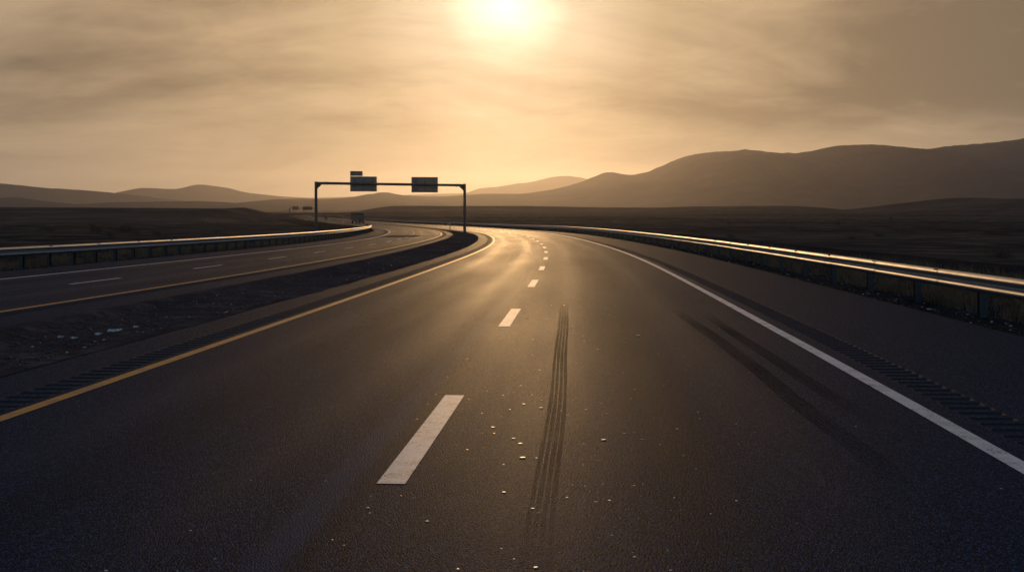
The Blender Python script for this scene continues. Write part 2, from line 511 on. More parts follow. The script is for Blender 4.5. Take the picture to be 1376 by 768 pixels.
def tyre_mark(path, width, ribs, road):
    P = np.array([ground_at(*q)[:2] for q in path])
    seg = np.concatenate([[0], np.cumsum(np.hypot(*np.diff(P, axis=0).T))])
    u = np.linspace(0, seg[-1], 60)
    X = smooth(np.interp(u, seg, P[:, 0]), 3); Y = smooth(np.interp(u, seg, P[:, 1]), 3)
    dx, dy = np.gradient(X), np.gradient(Y); n = np.hypot(dx, dy); nx, ny = dy / n, -dx / n
    V, F, UV = [], [], []; base = 0
    pitch = width / ribs
    for r in range(ribs):
        c = -width / 2 + pitch * (r + 0.5)
        for e in (-0.37, 0.37):
            t = c + e * pitch * (1 + 0.25 * np.sin(u * 2.1 + r * 1.7) * np.sin(u * 0.7 + r)) + 0.006 * np.sin(u * 0.9)
            V.append(np.stack([X + nx * t, Y + ny * t, zr(Y + ny * t) + 0.0035], 1))
        F.append(np.array([(base + i, base + 60 + i, base + 61 + i, base + i + 1) for i in range(59)]))
        UV.append(np.stack([np.zeros(60), u / seg[-1]], 1)); UV.append(np.stack([np.ones(60), u / seg[-1]], 1))
        base += 120
    return mesh_np('tyre_mark', np.concatenate(V), np.concatenate(F), M_MARK, road, False, np.concatenate(UV))


tyre_mark([(759, 405), (757, 430), (754, 470), (751, 520), (745, 570), (735, 640), (724, 720), (716, 800)], 0.17, 4, ROAD)['label'] = 'dark ribbed tyre mark running straight up the middle'
tyre_mark([(905, 414), (916, 422), (967, 458), (1022, 498.5), (1076.6, 546), (1131, 586), (1186, 626), (1230, 665)], 0.20, 5, ROAD)['label'] = 'curving skid mark, the longer one of the pair'
tyre_mark([(945, 420), (956, 427), (996, 454.7), (1040, 482), (1095, 518.5), (1160, 557), (1180, 568)], 0.19, 5, ROAD)['label'] = 'curving skid mark, the shorter one nearer the white line'

# ---------------------------------------------------------------- median between the carriageways
st = stations(-58, 600)
xm, ym, _, _ = MAIN.pt(st, MAIN.t('inner', st))
so = np.array([proj_s(OPP, a, b) for a, b in zip(xm, ym)])
xo, yo, _, _ = OPP.pt(so, OPP.t('inner', so))
NC = 15
V = []
for i in range(len(st)):
    for j in range(NC):
        f = j / (NC - 1)
        x = xo[i] + (xm[i] - xo[i]) * f; y = yo[i] + (ym[i] - yo[i]) * f
        e = min(f, 1 - f)
        hn = mnoise.noise(Vector((x * 0.9, y * 0.5, 0))) * 0.05 + mnoise.noise(Vector((x * 3, y * 2, 4))) * 0.02
        dz = 0.0 if e == 0 else (-0.03 - 0.10 * math.sin(math.pi * f) + hn * min(1, e * 6))
        if e == 0:
            x += (-1 if j == 0 else 1) * (0.05 + 0.10 * mnoise.noise(Vector((x * 2, y * 1.3, 8)))); dz = 0.006
        elif j in (1, NC - 2):
            dz = 0.0 + 0.012 + hn * 0.3
        V.append((x, y, float(zr(y)) + dz))
tag(mesh_np('median_strip', V, grid_faces(len(st), NC), M_GRAVEL, None, True), kind='structure')

# ---------------------------------------------------------------- ground
xl_s, yl_s, _, _ = OPP.pt(S_ALL, OPP.t('outer', S_ALL))
xr_s, yr_s, _, _ = MAIN.pt(S_ALL, MAIN.t('outer', S_ALL))
_o = np.argsort(yl_s); _p = np.argsort(yr_s)


def left_edge(y): return np.interp(y, yl_s[_o], xl_s[_o])
def right_edge(y): return np.interp(y, yr_s[_p], xr_s[_p])


def ground_z(x, y):
    x = np.asarray(x, float); y = np.asarray(y, float)
    sd = np.maximum(left_edge(y) - x, x - right_edge(y)); d = np.maximum(sd, 0.0)
    base = zr(y)
    out = np.clip((d - 0.4) / 4.0, 0, 1)
    amp = np.clip(d / 60.0, 0, 1)
    xs, ys = x.ravel(), y.ravel()
    n = np.array([mnoise.noise(Vector((a * 0.35, b * 0.35, 2.0))) * 0.05 + mnoise.noise(Vector((a * 0.06, b * 0.06, 5.0))) * 0.16 for a, b in zip(xs, ys)]).reshape(x.shape)
    n2 = np.array([mnoise.noise(Vector((a * 0.012, b * 0.012, 9.0))) for a, b in zip(xs, ys)]).reshape(x.shape)
    return base - np.where(sd > -0.05, 0.012, 0.25) - 0.16 * out * (1 - amp) + n * out + n2 * 0.7 * amp


def axis_pts(fine0, fine1, step, far0, far1, grow=1.12):
    a = list(np.arange(fine0, fine1 + 1e-6, step)); d = step; v = fine1
    while v < far1:
        d *= grow; v += d; a.append(min(v, far1))
    d = step; v = fine0; pre = []
    while v > far0:
        d *= grow; v -= d; pre.append(max(v, far0))
    return np.array(pre[::-1] + a)


# a sheet in road-following columns near the road, widening to the horizon
gy = axis_pts(-20, 130, 1.2, -700, 9000, 1.055)
offs = [0.0, 0.15, 0.35, 0.7, 1.1, 1.6, 2.2, 3, 4, 5.5, 7.5, 10, 13, 17, 22, 29, 38, 50, 65, 85, 110, 145, 190, 250, 330, 430, 560, 720, 950, 1300, 1800, 2600, 3800, 5500, 8000]
GX = []
for y in gy:
    yy = min(max(y, -55), 590)
    l, r = float(left_edge(yy)), float(right_edge(yy))
    row = [l - o for o in offs[::-1]] + [l + 0.25] + list(np.linspace(l + 3, r - 3, 5)) + [r - 0.25] + [r + o for o in offs]
    GX.append(row)
GX = np.array(GX); GY = np.repeat(gy[:, None], GX.shape[1], 1)
GZ = ground_z(GX, GY)
edge_in = len(offs)
V = np.stack([GX.ravel(), GY.ravel(), GZ.ravel()], 1)
F = grid_faces(*GX.shape)
gcol = np.tile(np.arange(GX.shape[1] - 1), GX.shape[0] - 1)
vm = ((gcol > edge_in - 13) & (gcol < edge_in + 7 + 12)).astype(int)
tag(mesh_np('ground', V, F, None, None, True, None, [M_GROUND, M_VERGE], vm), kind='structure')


# ---------------------------------------------------------------- hills and mountains
def ridge(name, sky, D, wf, wb, mat, rough_amp, nscale, seed, nr=34, step=4.0, base_z=-1.5, shear=0.0, kind='structure'):
    sky = np.array(sky, float)
    px = np.arange(sky[0, 0], sky[-1, 0] + 0.1, step)
    # rounded interpolation of the surveyed skyline
    hp = np.interp(px, sky[:, 0], sky[:, 1]); hp = smooth(hp, 1.6)
    xs = (px - CX) / FOC * D
    H = EYE + (HY - hp) / FOC * D
    ie = np.minimum(np.arange(len(px)), np.arange(len(px))[::-1])
    ef = np.clip(ie / 7.0, 0, 1); ef = ef * ef * (3 - 2 * ef)
    H = (base_z - 1.5) + (H - base_z + 1.5) * ef
    fr = [-(1 - (i / (nr - 1))) for i in range(nr)]
    bk = [(i + 1) / 10 for i in range(10)]
    V = []
    for t in fr + bk:
        for x, h in zip(xs, H):
            a = abs(t)
            if t < 0:
                prof = (1 - a) ** 1.35 * (1 + 0.35 * a)
                y = D + t * wf
            else:
                prof = max(0.0, 1 - a) ** 1.2; y = D + t * wb
            n = mnoise.hetero_terrain(Vector((x * nscale + seed, y * nscale * 0.55, seed * 1.7)), 0.9, 2.1, 6, 0.6)
            m = mnoise.ridged_multi_fractal(Vector((x * nscale * 1.6 + seed, y * nscale * 0.4, seed)), 0.9, 2.2, 5, 1.0, 2.0)
            body = (h - base_z)
            w = min(1.0, a * 3.5) * min(1.0, (1 - a) * 3)
            z = base_z + body * prof + body * w * rough_amp * ((n - 0.4) * 0.35 + (m - 0.9) * 0.28)
            top = max(0.0, 1 - a * 6)
            z += top * body * (0.010 * mnoise.noise(Vector((x * nscale * 14, seed, 3))) + 0.007 * mnoise.noise(Vector((x * nscale * 55, seed, 8))))
            lim = base_z + body * (1 - 0.12 * min(1, a * 4))
            if a > 0.001: z = min(z, lim)
            V.append((x, y, z))
    o = mesh_np(name, V, grid_faces(nr + 10, len(px)), mat, None, True)
    return tag(o, kind=kind)


# low brown rises just beyond the road
ridge('low_hill', [(-420, 279.5), (-200, 278.0), (0, 278.2), (60, 278.6), (100, 278.7), (200, 279.2), (300, 280), (316, 279.6), (323, 278.3), (329, 278.2), (336, 280), (345, 283), (356, 286.2), (375, 288.4), (392, 290.4), (402, 292)],
      430, 170, 60, M_HILL, 0.25, 0.012, 11, 26, 3.0, -1.6)
ridge('low_hill', [(400, 291), (426, 287.2), (440, 286.4), (454, 286.6), (470, 284.6), (491.6, 282.4), (508, 279), (524, 276.6), (560, 276.3), (601, 276.7), (700, 276.7), (760, 277.6), (800, 278.4), (880, 279), (920, 277.6), (1000, 276.8), (1040, 276.4), (1076, 276.8), (1092, 279), (1106, 282), (1130, 285), (1160, 287)],
      900, 260, 300, M_HILL, 0.2, 0.008, 23, 24, 3.0, -2.0)
ridge('low_hill', [(1090, 286), (1106, 283.2), (1135, 281.8), (1163, 280.4), (1207, 274.8), (1235, 270.5), (1261, 267.2), (1285, 265.8), (1311, 265.3), (1348, 267), (1376, 267), (1450, 264), (1560, 268), (1700, 276), (1800, 284)],
      800, 300, 300, M_HILL, 0.3, 0.006, 31, 26, 4.0, -2.0)
# far ranges
ridge('mountain_range', [(330, 284), (349, 271.2), (380, 268.3), (400, 266.5), (420, 267.4), (450, 267), (480, 264), (500, 261), (509, 258.2), (516, 257.4), (523, 258.6), (537, 262), (560, 263.3), (590, 264), (620, 262.4), (650, 260.1), (700, 260.5), (720, 258), (745, 254), (770, 248), (790, 241), (804, 234.6), (814, 231), (822, 230.3), (830, 232.6), (840, 235.6), (852, 234.5), (865, 233), (880, 227), (900, 218), (920, 210), (940, 206), (960, 204), (985, 203), (1000, 200.4), (1015, 202), (1040, 205), (1070, 206), (1090, 203), (1120, 196), (1150, 194.5), (1185, 194), (1200, 198), (1240, 200.6), (1250, 200), (1280, 195.5), (1310, 193.5), (1340, 191), (1376, 186), (1460, 178), (1560, 186), (1700, 205), (1850, 235), (1950, 270)],
      4200, 1700, 1500, M_MOUNT, 0.32, 0.0024, 41, 54, 4.0, -8)
ridge('mountain_range', [(560, 281), (600, 268), (630, 258.4), (640, 253.5), (655, 251.8), (670, 251), (690, 247), (705, 245.6), (720, 243.5), (735, 238.8), (755, 236), (775, 237), (790, 241), (830, 247), (900, 262), (960, 276)],
      7600, 1600, 1200, M_MOUNT, 0.18, 0.001, 53, 30, 4.0, -10)
ridge('mountain_range', [(-520, 275), (-300, 254), (-120, 246), (0, 246.2), (29, 249), (62, 252.6), (90, 254), (125, 256.3), (154, 259.2), (200, 264.3), (230, 268), (270, 272), (330, 278)],
      5600, 1200, 1000, M_MOUNT, 0.18, 0.0014, 61, 30, 4.0, -10)
ridge('mountain_range', [(90, 280), (140, 265), (163, 258.4), (178, 254), (190, 252), (205, 252.8), (220, 253.5), (240, 254.3), (252, 250.5), (265, 247), (285, 249.4), (310, 253), (325, 257.4), (334, 259.3), (352, 261), (380, 264), (420, 266), (480, 264), (540, 262.2), (575, 260.7), (620, 259.6), (680, 266), (740, 278)],
      8000, 1500, 1100, M_MOUNT, 0.18, 0.001, 71, 30, 4.0, -12)
ridge('foothill', [(-420, 272), (-200, 269), (-60, 268), (0, 266.4), (15, 264.6), (26, 264.5), (45, 268), (75, 272), (105, 274.4), (122, 273.4), (150, 271.6), (200, 271), (262, 270), (300, 271.4), (334, 273.6), (380, 277), (430, 281)],
      3400, 800, 800, M_MOUNT, 0.2, 0.002, 83, 28, 4.0, -6)

# ---------------------------------------------------------------- guard rails
def wbeam_profile():
    pts = [(0.012, 0.752), (0.022, 0.750), (0.048, 0.732), (0.076, 0.706), (0.084, 0.690), (0.084, 0.672), (0.074, 0.655), (0.030, 0.628),
           (0.006, 0.612), (0.000, 0.597), (0.006, 0.582), (0.030, 0.566), (0.074, 0.539), (0.084, 0.522), (0.084, 0.504), (0.076, 0.488), (0.048, 0.462), (0.022, 0.444), (0.012, 0.442)]
    return np.array(pts)


def post_mesh(name):
    m = MB()
    m.box(-0.06, 0.06, -0.075, -0.067, -0.35, 0.70)       # flanges across the road direction
    m.box(-0.06, 0.06, 0.067, 0.075, -0.35, 0.70)
    m.box(-0.004, 0.004, -0.066, 0.066, -0.35, 0.699)
    return m


def guard_rail(al, side, s0, s1, gap, post_s, post_step, label, toe, sect=3.96):
    """side +1: verge to the right of the line.  Sections of W-beam overlap end to end."""
    x0, y0, z0, h0 = al.pt(np.array([s0]), al.t('outer', np.array([s0])))
    root = empty('guard_rail', (float(x0[0]), float(y0[0]), float(z0[0])))
    tag(root, label, 'guard rail')
    ox, oy, oz = root.location
    prof = wbeam_profile()
    s = s0; k = 0
    nsec = int((s1 - s0) / sect)
    far = MB()
    for k in range(nsec):
        a, b = s0 + k * sect, s0 + (k + 1) * sect + 0.30
        ss = np.linspace(a, b, 5)
        base = al.t('outer', ss) + side * gap
        lap = np.array([0.0025, 0.0025, 0.0025, 0.0, -0.003])
        wob = 0.004 * math.sin(k * 2.3) + 0.002 * math.sin(k * 5.1)
        T = base[:, None] - side * (prof[:, 0] + 0.0)[None, :] - side * lap[:, None]
        SS = np.broadcast_to(ss[:, None], T.shape)
        x, y, z, h = al.pt(SS.ravel(), T.ravel())
        z = np.repeat(zr(al.pt(ss, base)[1]), len(prof)) + np.tile(prof[:, 1], 5) + wob * 0.6
        V = np.stack([x - ox, y - oy, z - oz], 1)
        if k < 99:
            o = mesh_np('rail_section', V, grid_faces(5, len(prof)), M_GALV, root, True)
            sd = o.modifiers.new('sheet', 'SOLIDIFY'); sd.thickness = 0.004; sd.offset = 0; sd.use_rim = False
            if abs(a) < 46:
                for (u, v) in ((0.048, 0.730), (0.048, 0.462)):
                    for ds in (0.09, 0.20):
                        px, py, pz, ph = al.pt(np.array([b - ds]), np.interp(b - ds, ss, base) - side * u)
                        nx, ny = -side * math.cos(ph[0]), side * math.sin(ph[0])
                        m = MB(); p = Vector((px[0] - ox, py[0] - oy, pz[0] - oz + v + wob * 0.6)); d = Vector((nx, ny, 0.55 if v > 0.6 else -0.55)).normalized()
                        m.tube(p - d * 0.004, p + d * 0.016, 0.026, 10, 0.020)
                        m.build('splice_bolt', M_STONE_D, o)
        else:
            far.add(V, grid_faces(5, len(prof)))
    if far.v:
        o = far.build('rail_section', M_GALV, root, 0, True); o['kind'] = 'stuff'
        sd = o.modifiers.new('sheet', 'SOLIDIFY'); sd.thickness = 0.004; sd.offset = 0; sd.use_rim = False
    pm = bm_ = None
    s = post_s; n = 0; farp = MB()
    src = post_mesh('post')
    while s < s1:
        if s > s0 + 0.3:
            t = al.t('outer', np.array([s])) + side * (gap + 0.085 + 0.14)
            px, py, pz, ph = al.pt(np.array([s]), t)
            px2, py2, _, _ = al.pt(np.array([s]), al.t('outer', np.array([s])) + side * (gap + 0.07))
            if n < 99:
                if pm is None:
                    po = src.build('post', M_POST, root); pm = po.data
                    b = MB(); b.box(-0.075, 0.075, -0.07, 0.07, 0.50, 0.695)
                    bo = b.build('spacer_block', M_POST, po, 0.006); bm_ = bo
                else:
                    po = bpy.data.objects.new('post', pm); link(po, root)
                    bo = bm_.copy(); link(bo, po)
                po.location = (px[0] - ox, py[0] - oy, pz[0] - oz); po.rotation_euler = (RAD(random.uniform(-0.7, 0.7)), RAD(random.uniform(-0.7, 0.7)), -ph[0])
                bo.parent = po; bo.location = (-side * 0.137, 0, 0)
            else:
                c, sn = math.cos(-ph[0]), math.sin(-ph[0])
                farp.add([(px[0] - ox + c * v[0] - sn * v[1], py[0] - oy + sn * v[0] + c * v[1], pz[0] - oz + v[2]) for v in src.v], src.f)
            n += 1
        s += post_step
    if farp.v:
        farp.build('post', M_POST, root)['kind'] = 'stuff'
    if toe:
        # flared end piece
        ss = np.array([s0 + nsec * sect + 0.30])
        px, py, pz, ph = al.pt(ss, al.t('outer', ss) + side * (gap - 0.04))
        m = MB(); R = 0.20; cx = side * (R + 0.02)
        ring = []
        for i in range(11):
            a = math.pi * i / 10
            lx, ly = cx - side * R * math.cos(a), R * math.sin(a) * 1.1
            ring.append((lx, ly))
        h = ph[0]; c, sn = math.cos(-h), math.sin(-h)
        V = []
        for lx, ly in ring:
            for zt in (0.442, 0.52, 0.60, 0.68, 0.752):
                bul = 0.025 * math.sin((zt - 0.442) / 0.31 * 2 * math.pi * 1.0)
                V.append((px[0] - ox + c * lx - sn * ly, py[0] - oy + sn * lx + c * ly, pz[0] - oz + zt))
        o = mesh_np('end_terminal', V, grid_faces(11, 5), M_GALV, root, True)
        sd = o.modifiers.new('sheet', 'SOLIDIFY'); sd.thickness = 0.006; sd.offset = 0; sd.use_rim = False
    return root


rx, ry_, _ = ground_at(1286, 424)
PS = proj_s(MAIN, rx, ry_)
guard_rail(MAIN, 1, PS - 3.33 * 9 - 0.4, 455, 0.48, PS - 3.33 * 9, 3.33, 'long galvanised steel guard rail along the right shoulder, its top edge gleaming', False)
guard_rail(OPP, -1, -14.0, 192, 0.45, -13.3, 1.9, 'galvanised steel guard rail on the left behind the opposite carriageway', True)

# ---------------------------------------------------------------- sign gantries
def gantry(base_a, base_b, z_top_a, z_top_b, boards, label, group, r_post=0.19, r_beam=0.165, detail=True):
    """base_a / base_b: feet (x, y, z).  boards: (fraction0, fraction1, z_low, z_high, name) hung on the far side of the beam."""
    A = Vector(base_a); B = Vector(base_b)
    root = empty('sign_gantry', A)
    tag(root, label, 'gantry', group)
    d = Vector((B.x - A.x, B.y - A.y, 0)); L = d.length; d.normalize()
    rz = math.atan2(d.y, d.x); root.rotation_euler = (0, 0, rz)
    zb = B.z - A.z
    ta, tb = z_top_a - A.z, z_top_b - A.z
    for x, z0, z1, sgn in ((0, 0, ta, 1), (L, zb, tb, -1)):
        m = MB(); m.tube((x, 0, z0 - 0.3), (x, 0, z1 + 0.14), r_post, 20, r_post * 0.92)
        p = m.build('post', M_STEEL, root, 0, False)
        if detail:
            m = MB(); m.tube((x, 0, z0 - 0.25), (x, 0, z0 + 0.10), 0.42, 24); m.build('footing', M_STONE_D, p)
            m = MB(); m.box(x - 0.33, x + 0.33, -0.33, 0.33, z0 + 0.102, z0 + 0.14); m.build('base_plate', M_STEEL, p)
            m = MB(); m.tube((x, 0, z1 + 0.141), (x, 0, z1 + 0.19), r_post + 0.03, 20); m.build('cap', M_STEEL, p)
            # corner gusset under the beam
            m = MB()
            zz = z1 - r_beam
            m.add([(x + sgn * r_post * 0.8, -0.02, zz - 0.55), (x + sgn * r_post * 0.8, -0.02, zz + 0.03), (x + sgn * 0.75, -0.02, zz + 0.03),
                   (x + sgn * r_post * 0.8, 0.02, zz - 0.55), (x + sgn * r_post * 0.8, 0.02, zz + 0.03), (x + sgn * 0.75, 0.02, zz + 0.03)],
                  [(0, 1, 2), (5, 4, 3), (0, 3, 4, 1), (1, 4, 5, 2), (2, 5, 3, 0)])
            m.build('gusset', M_STEEL, p)
    m = MB(); m.tube((0.1, 0, ta), (L - 0.1, 0, tb), r_beam, 18)
    beam = m.build('beam', M_STEEL, root)
    if detail:
        for f in (0.055, 0.075, 0.945, 0.965):
            zc = ta + (tb - ta) * f
            m = MB(); m.tube((L * f - 0.035, 0, zc), (L * f + 0.035, 0, zc), r_beam + 0.075, 18); m.build('flange', M_STEEL, beam)
    for f0, f1, zl, zh, nm in boards:
        x0, x1 = L * f0, L * f1
        zl -= A.z; zh -= A.z
        yb = r_beam + 0.13
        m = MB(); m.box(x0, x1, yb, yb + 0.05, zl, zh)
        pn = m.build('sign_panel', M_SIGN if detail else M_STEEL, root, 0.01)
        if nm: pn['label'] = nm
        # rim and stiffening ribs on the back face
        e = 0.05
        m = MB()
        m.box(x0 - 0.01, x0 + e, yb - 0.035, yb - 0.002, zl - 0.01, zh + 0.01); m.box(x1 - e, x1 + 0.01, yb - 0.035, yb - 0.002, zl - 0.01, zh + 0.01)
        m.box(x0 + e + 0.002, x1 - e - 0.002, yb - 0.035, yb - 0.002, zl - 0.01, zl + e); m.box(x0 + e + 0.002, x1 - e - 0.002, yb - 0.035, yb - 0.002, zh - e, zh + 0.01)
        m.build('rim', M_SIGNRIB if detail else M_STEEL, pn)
        if detail:
            w = x1 - x0
            nv = 3 if w > 2 else 2
            for i in range(nv):
                cx = x0 + w * ((i + 0.5) / nv)
                m = MB(); m.box(cx - 0.035, cx + 0.035, yb - 0.10, yb - 0.002, zl + e + 0.01, zh - e - 0.01); m.build('vertical_rib', M_SIGNRIB, pn)
                if zl < ta < zh:
                    m = MB(); m.box(cx - 0.05, cx + 0.05, r_beam - 0.03, yb - 0.102, ta - 0.22, ta + 0.22); m.build('mounting_bracket', M_STEEL, pn)
            nh = 5 if zh - zl > 1.2 else 2
            for i in range(nh):
                cz = zl + (zh - zl) * ((i + 0.5) / nh)
                m = MB(); m.box(x0 + e + 0.01, x1 - e - 0.01, yb - 0.03, yb - 0.003, cz - 0.02, cz + 0.02); m.build('horizontal_rib', M_SIGNRIB, pn)
    return root


def at_px(u, v, y):
    return (u - CX) / FOC * y, y, EYE + (HY - v) / FOC * y


ga = at_px(424.6, 300, 131.0); gb = at_px(624.4, 312, 135.0)
za = EYE + (HY - 246.0) / FOC * 131.0; zb_ = EYE + (HY - 249.0) / FOC * 135.0
ga = (ga[0], ga[1], float(zr(131.0)) - 0.15); gb = (gb[0], gb[1], float(zr(135.0)) - 0.10)


def frac(u): return (u - 424.6) / (624.4 - 424.6)
def hz(v, u):
    y = 131.0 + 4.0 * frac(u); return EYE + (HY - v) / FOC * y


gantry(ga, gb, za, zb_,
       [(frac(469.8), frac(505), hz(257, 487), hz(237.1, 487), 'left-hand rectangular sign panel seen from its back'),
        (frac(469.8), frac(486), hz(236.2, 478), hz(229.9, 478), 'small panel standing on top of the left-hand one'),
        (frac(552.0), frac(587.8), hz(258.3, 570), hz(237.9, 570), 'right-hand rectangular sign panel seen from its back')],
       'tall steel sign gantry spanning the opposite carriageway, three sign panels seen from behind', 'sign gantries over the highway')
fa = at_px(389.2, 290, 560.0); fb = at_px(424.0, 290, 566.0)
fz = float(zr(560.0)) - 0.6
zt = EYE + (HY - 279.6) / FOC * 560.0


def ffrac(u): return (u - 389.2) / (424.0 - 389.2)


gantry((fa[0], fa[1], fz), (fb[0], fb[1], fz), zt, zt,
       [(ffrac(393.2), ffrac(401), EYE + (HY - 281.9) / FOC * 560, EYE + (HY - 276.9) / FOC * 560, None),
        (ffrac(406.8), ffrac(419.6), EYE + (HY - 282.0) / FOC * 560, EYE + (HY - 277.4) / FOC * 560, None)],
       'tiny distant sign gantry on the skyline, left of the near gantry post', 'sign gantries over the highway', 0.26, 0.16, False)

# ---------------------------------------------------------------- truck on the opposite carriageway, coming this way
def truck(s, t):
    x, y, z, h = (float(a[0]) for a in OPP.pt(np.array([s]), np.array([t])))
    root = empty('box_truck', (x, y, z), -h + math.pi)      # local +Y is the way it drives (towards the camera)
    tag(root, 'dark ribbed box truck coming round the far bend on the opposite carriageway', 'truck')
    W, Hh = 1.22, 3.05
    m = MB(); m.box(-W, W, -9.2, -0.35, 0.95, Hh)
    box = m.build('cargo_box', M_BOXTRUCK, root, 0.03)
    for sx in (-1, 1):
        m = MB()
        for i in range(22):
            yy = -9.0 + i * 0.40
            m.box(sx * (W + 0.002) - (0.03 if sx < 0 else 0), sx * (W + 0.002) + (0.03 if sx > 0 else 0), yy, yy + 0.09, 1.05, Hh - 0.08)
        m.build('side_ribs', M_CAB, box)
    m = MB()
    for i in range(6):
        xx = -1.05 + i * 0.40
        m.box(xx, xx + 0.09, -0.348, -0.31, 2.0, Hh - 0.06)
    m.build('front_ribs', M_CAB, box)
    m = MB()
    prof = [(-0.25, 0.55), (1.55, 0.55), (1.6, 1.25), (1.25, 2.15), (-0.25, 2.25)]
    V = [(-1.1, a, b) for a, b in prof] + [(1.1, a, b) for a, b in prof]
    n = len(prof)
    m.add(V, [tuple(range(n)), tuple(range(2 * n - 1, n - 1, -1))] + [(i, n + i, n + (i + 1) % n, (i + 1) % n) for i in range(n)])
    cab = m.build('cab', M_CAB, root, 0.06)
    m = MB(); m.add([(-0.95, 1.60, 1.33), (0.95, 1.60, 1.33), (0.92, 1.30, 2.08), (-0.92, 1.30, 2.08)], [(0, 1, 2, 3)])
    ws = m.build('windscreen', M_GLASS, cab); sd = ws.modifiers.new('glass', 'SOLIDIFY'); sd.thickness = 0.012
    m = MB(); m.box(-1.12, 1.12, 1.552, 1.70, 0.45, 0.75); m.build('bumper', M_STEEL, cab, 0.02)
    for sx in (-0.8, 0.8):
        m = MB(); m.tube((sx, 1.58, 0.95), (sx, 1.64, 0.95), 0.13, 14); m.build('headlight', M_LAMP, cab)
    for sx in (-1, 1):
        m = MB(); m.box(sx * 1.28 - 0.09, sx * 1.28 + 0.09, 1.05, 1.10, 1.55, 2.0); m.tube((sx * 1.08, 1.07, 1.9), (sx * 1.28, 1.07, 1.9), 0.02, 6); m.build('mirror', M_CAB, cab)
    m = MB(); m.box(-0.5, 0.5, -9.1, 0.9, 0.60, 0.945); m.build('chassis', M_TYRE, root)
    for yy in (0.75, -6.9, -8.1):
        for sx in (-1, 1):
            m = MB(); m.tube((sx * 0.86, yy, 0.48), (sx * 1.14, yy, 0.48), 0.48, 24); w = m.build('wheel', M_TYRE, root)
            m = MB(); m.tube((sx * 1.141, yy, 0.48), (sx * 1.16, yy, 0.48), 0.26, 18); m.build('rim', M_STEEL, w)
    return root


tx, ty_, _ = ground_at(481.5, 300.6)
truck(proj_s(OPP, tx, ty_), 1.7)

# ---------------------------------------------------------------- small roadside posts
def marker_post(u, v, label, h=1.15, plate=None):
    x, y, z = ground_at(u, v)
    root = empty('marker_post', (x, y, z - 0.05)); tag(root, label, 'marker post')
    m = MB(); m.box(-0.06, 0.06, -0.025, 0.025, -0.25, h)
    m.add([(-0.06, -0.025, h), (0.06, -0.025, h), (0.06, 0.025, h), (-0.06, 0.025, h), (-0.03, -0.02, h + 0.05), (0.03, -0.02, h + 0.05), (0.03, 0.02, h + 0.05), (-0.03, 0.02, h + 0.05)],
          [(0, 1, 5, 4), (1, 2, 6, 5), (2, 3, 7, 6), (3, 0, 4, 7), (4, 5, 6, 7)])
    st_ = m.build('stake', M_PLASTIC, root)
    m = MB(); m.box(-0.062, 0.062, -0.031, -0.027, h - 0.32, h - 0.12); m.build('reflector', M_REFLECT, root)
    return root


marker_post(604.6, 308.6, 'thin upright marker post on the median just left of the gantry post', 1.2)
marker_post(461.9, 302.0, 'short thin marker post at the road edge left of the truck', 1.0)
# back of a small roadside sign farther on
x, y, z = ground_at(438.0, 299.0)
rs_ = empty('road_sign', (x, y, z - 0.05)); tag(rs_, 'small dark road sign on a pole at the far bend, right of the gantry post', 'road sign')
m = MB(); m.tube((0, 0, -0.3), (0, 0, 2.0), 0.05, 10); m.build('pole', M_STEEL, rs_)
m = MB(); m.box(-0.42, 0.42, 0.06, 0.09, 1.0, 2.05); m.build('sign_plate', M_SIGNRIB, rs_, 0.02)
for zc in (1.2, 1.8):
    m = MB(); m.box(-0.07, 0.07, 0.03, 0.058, zc - 0.03, zc + 0.03); m.build('clamp', M_STEEL, rs_)


# ---------------------------------------------------------------- vegetation
def gz(x, y): return float(ground_z(np.array([x]), np.array([y]))[0])


def shrub_meshes(seed, leaves, twigs):
    r = random.Random(seed)
    V, F = [], []
    for _ in range(leaves):
        a = r.uniform(0, 2 * math.pi); e = r.uniform(0.05, 1.0)
        rad = (0.35 + 0.65 * r.random() ** 0.5) * (0.75 + 0.25 * math.sin(3 * a + seed))
        p = Vector((math.cos(a) * rad * math.cos(e * 1.3) * 0.95, math.sin(a) * rad * math.cos(e * 1.3) * 0.95, 0.08 + rad * math.sin(e * 1.35) * 0.85))
        d1 = Vector((r.uniform(-1, 1), r.uniform(-1, 1), r.uniform(-0.2, 1.2))).normalized(); d2 = d1.orthogonal().normalized()
        l = r.uniform(0.05, 0.11); w = l * 0.35
        b = len(V)
        V += [p - d2 * w, p + d1 * l * 0.5, p + d2 * w, p - d1 * l * 0.5]; F.append((b, b + 1, b + 2, b + 3))
    tw = MB()
    for _ in range(twigs):
        a = r.uniform(0, 2 * math.pi); e = r.uniform(0.3, 1.4); L = r.uniform(0.6, 1.0)
        tw.tube((0, 0, -0.1), (math.cos(a) * L * math.cos(e), math.sin(a) * L * math.cos(e), L * math.sin(e) * 0.9), 0.016, 5, 0.004)
    return V, F, tw


SHRUBS = []
for sd in (1, 2, 3):
    V, F, tw = shrub_meshes(sd, 620, 16)
    fo = mesh_np('foliage', V, F, M_LEAF); tb = tw.build('twigs', M_TWIG)
    SHRUBS.append((fo.data, tb.data)); bpy.data.objects.remove(fo); bpy.data.objects.remove(tb)


def shrub(x, y, size, label, group, squash=1.0):
    fo_, tb_ = random.choice(SHRUBS)
    root = empty('shrub', (x, y, gz(x, y) - 0.03), random.uniform(0, 6.28)); root.scale = (size, size * random.uniform(0.8, 1.2), size * squash)
    tag(root, label, 'shrub', group)
    link(bpy.data.objects.new('foliage', fo_), root); link(bpy.data.objects.new('twigs', tb_), root)
    return root


def right_of(y, d): return float(right_edge(y)) + d
def left_of(y, d): return float(left_edge(y)) - d


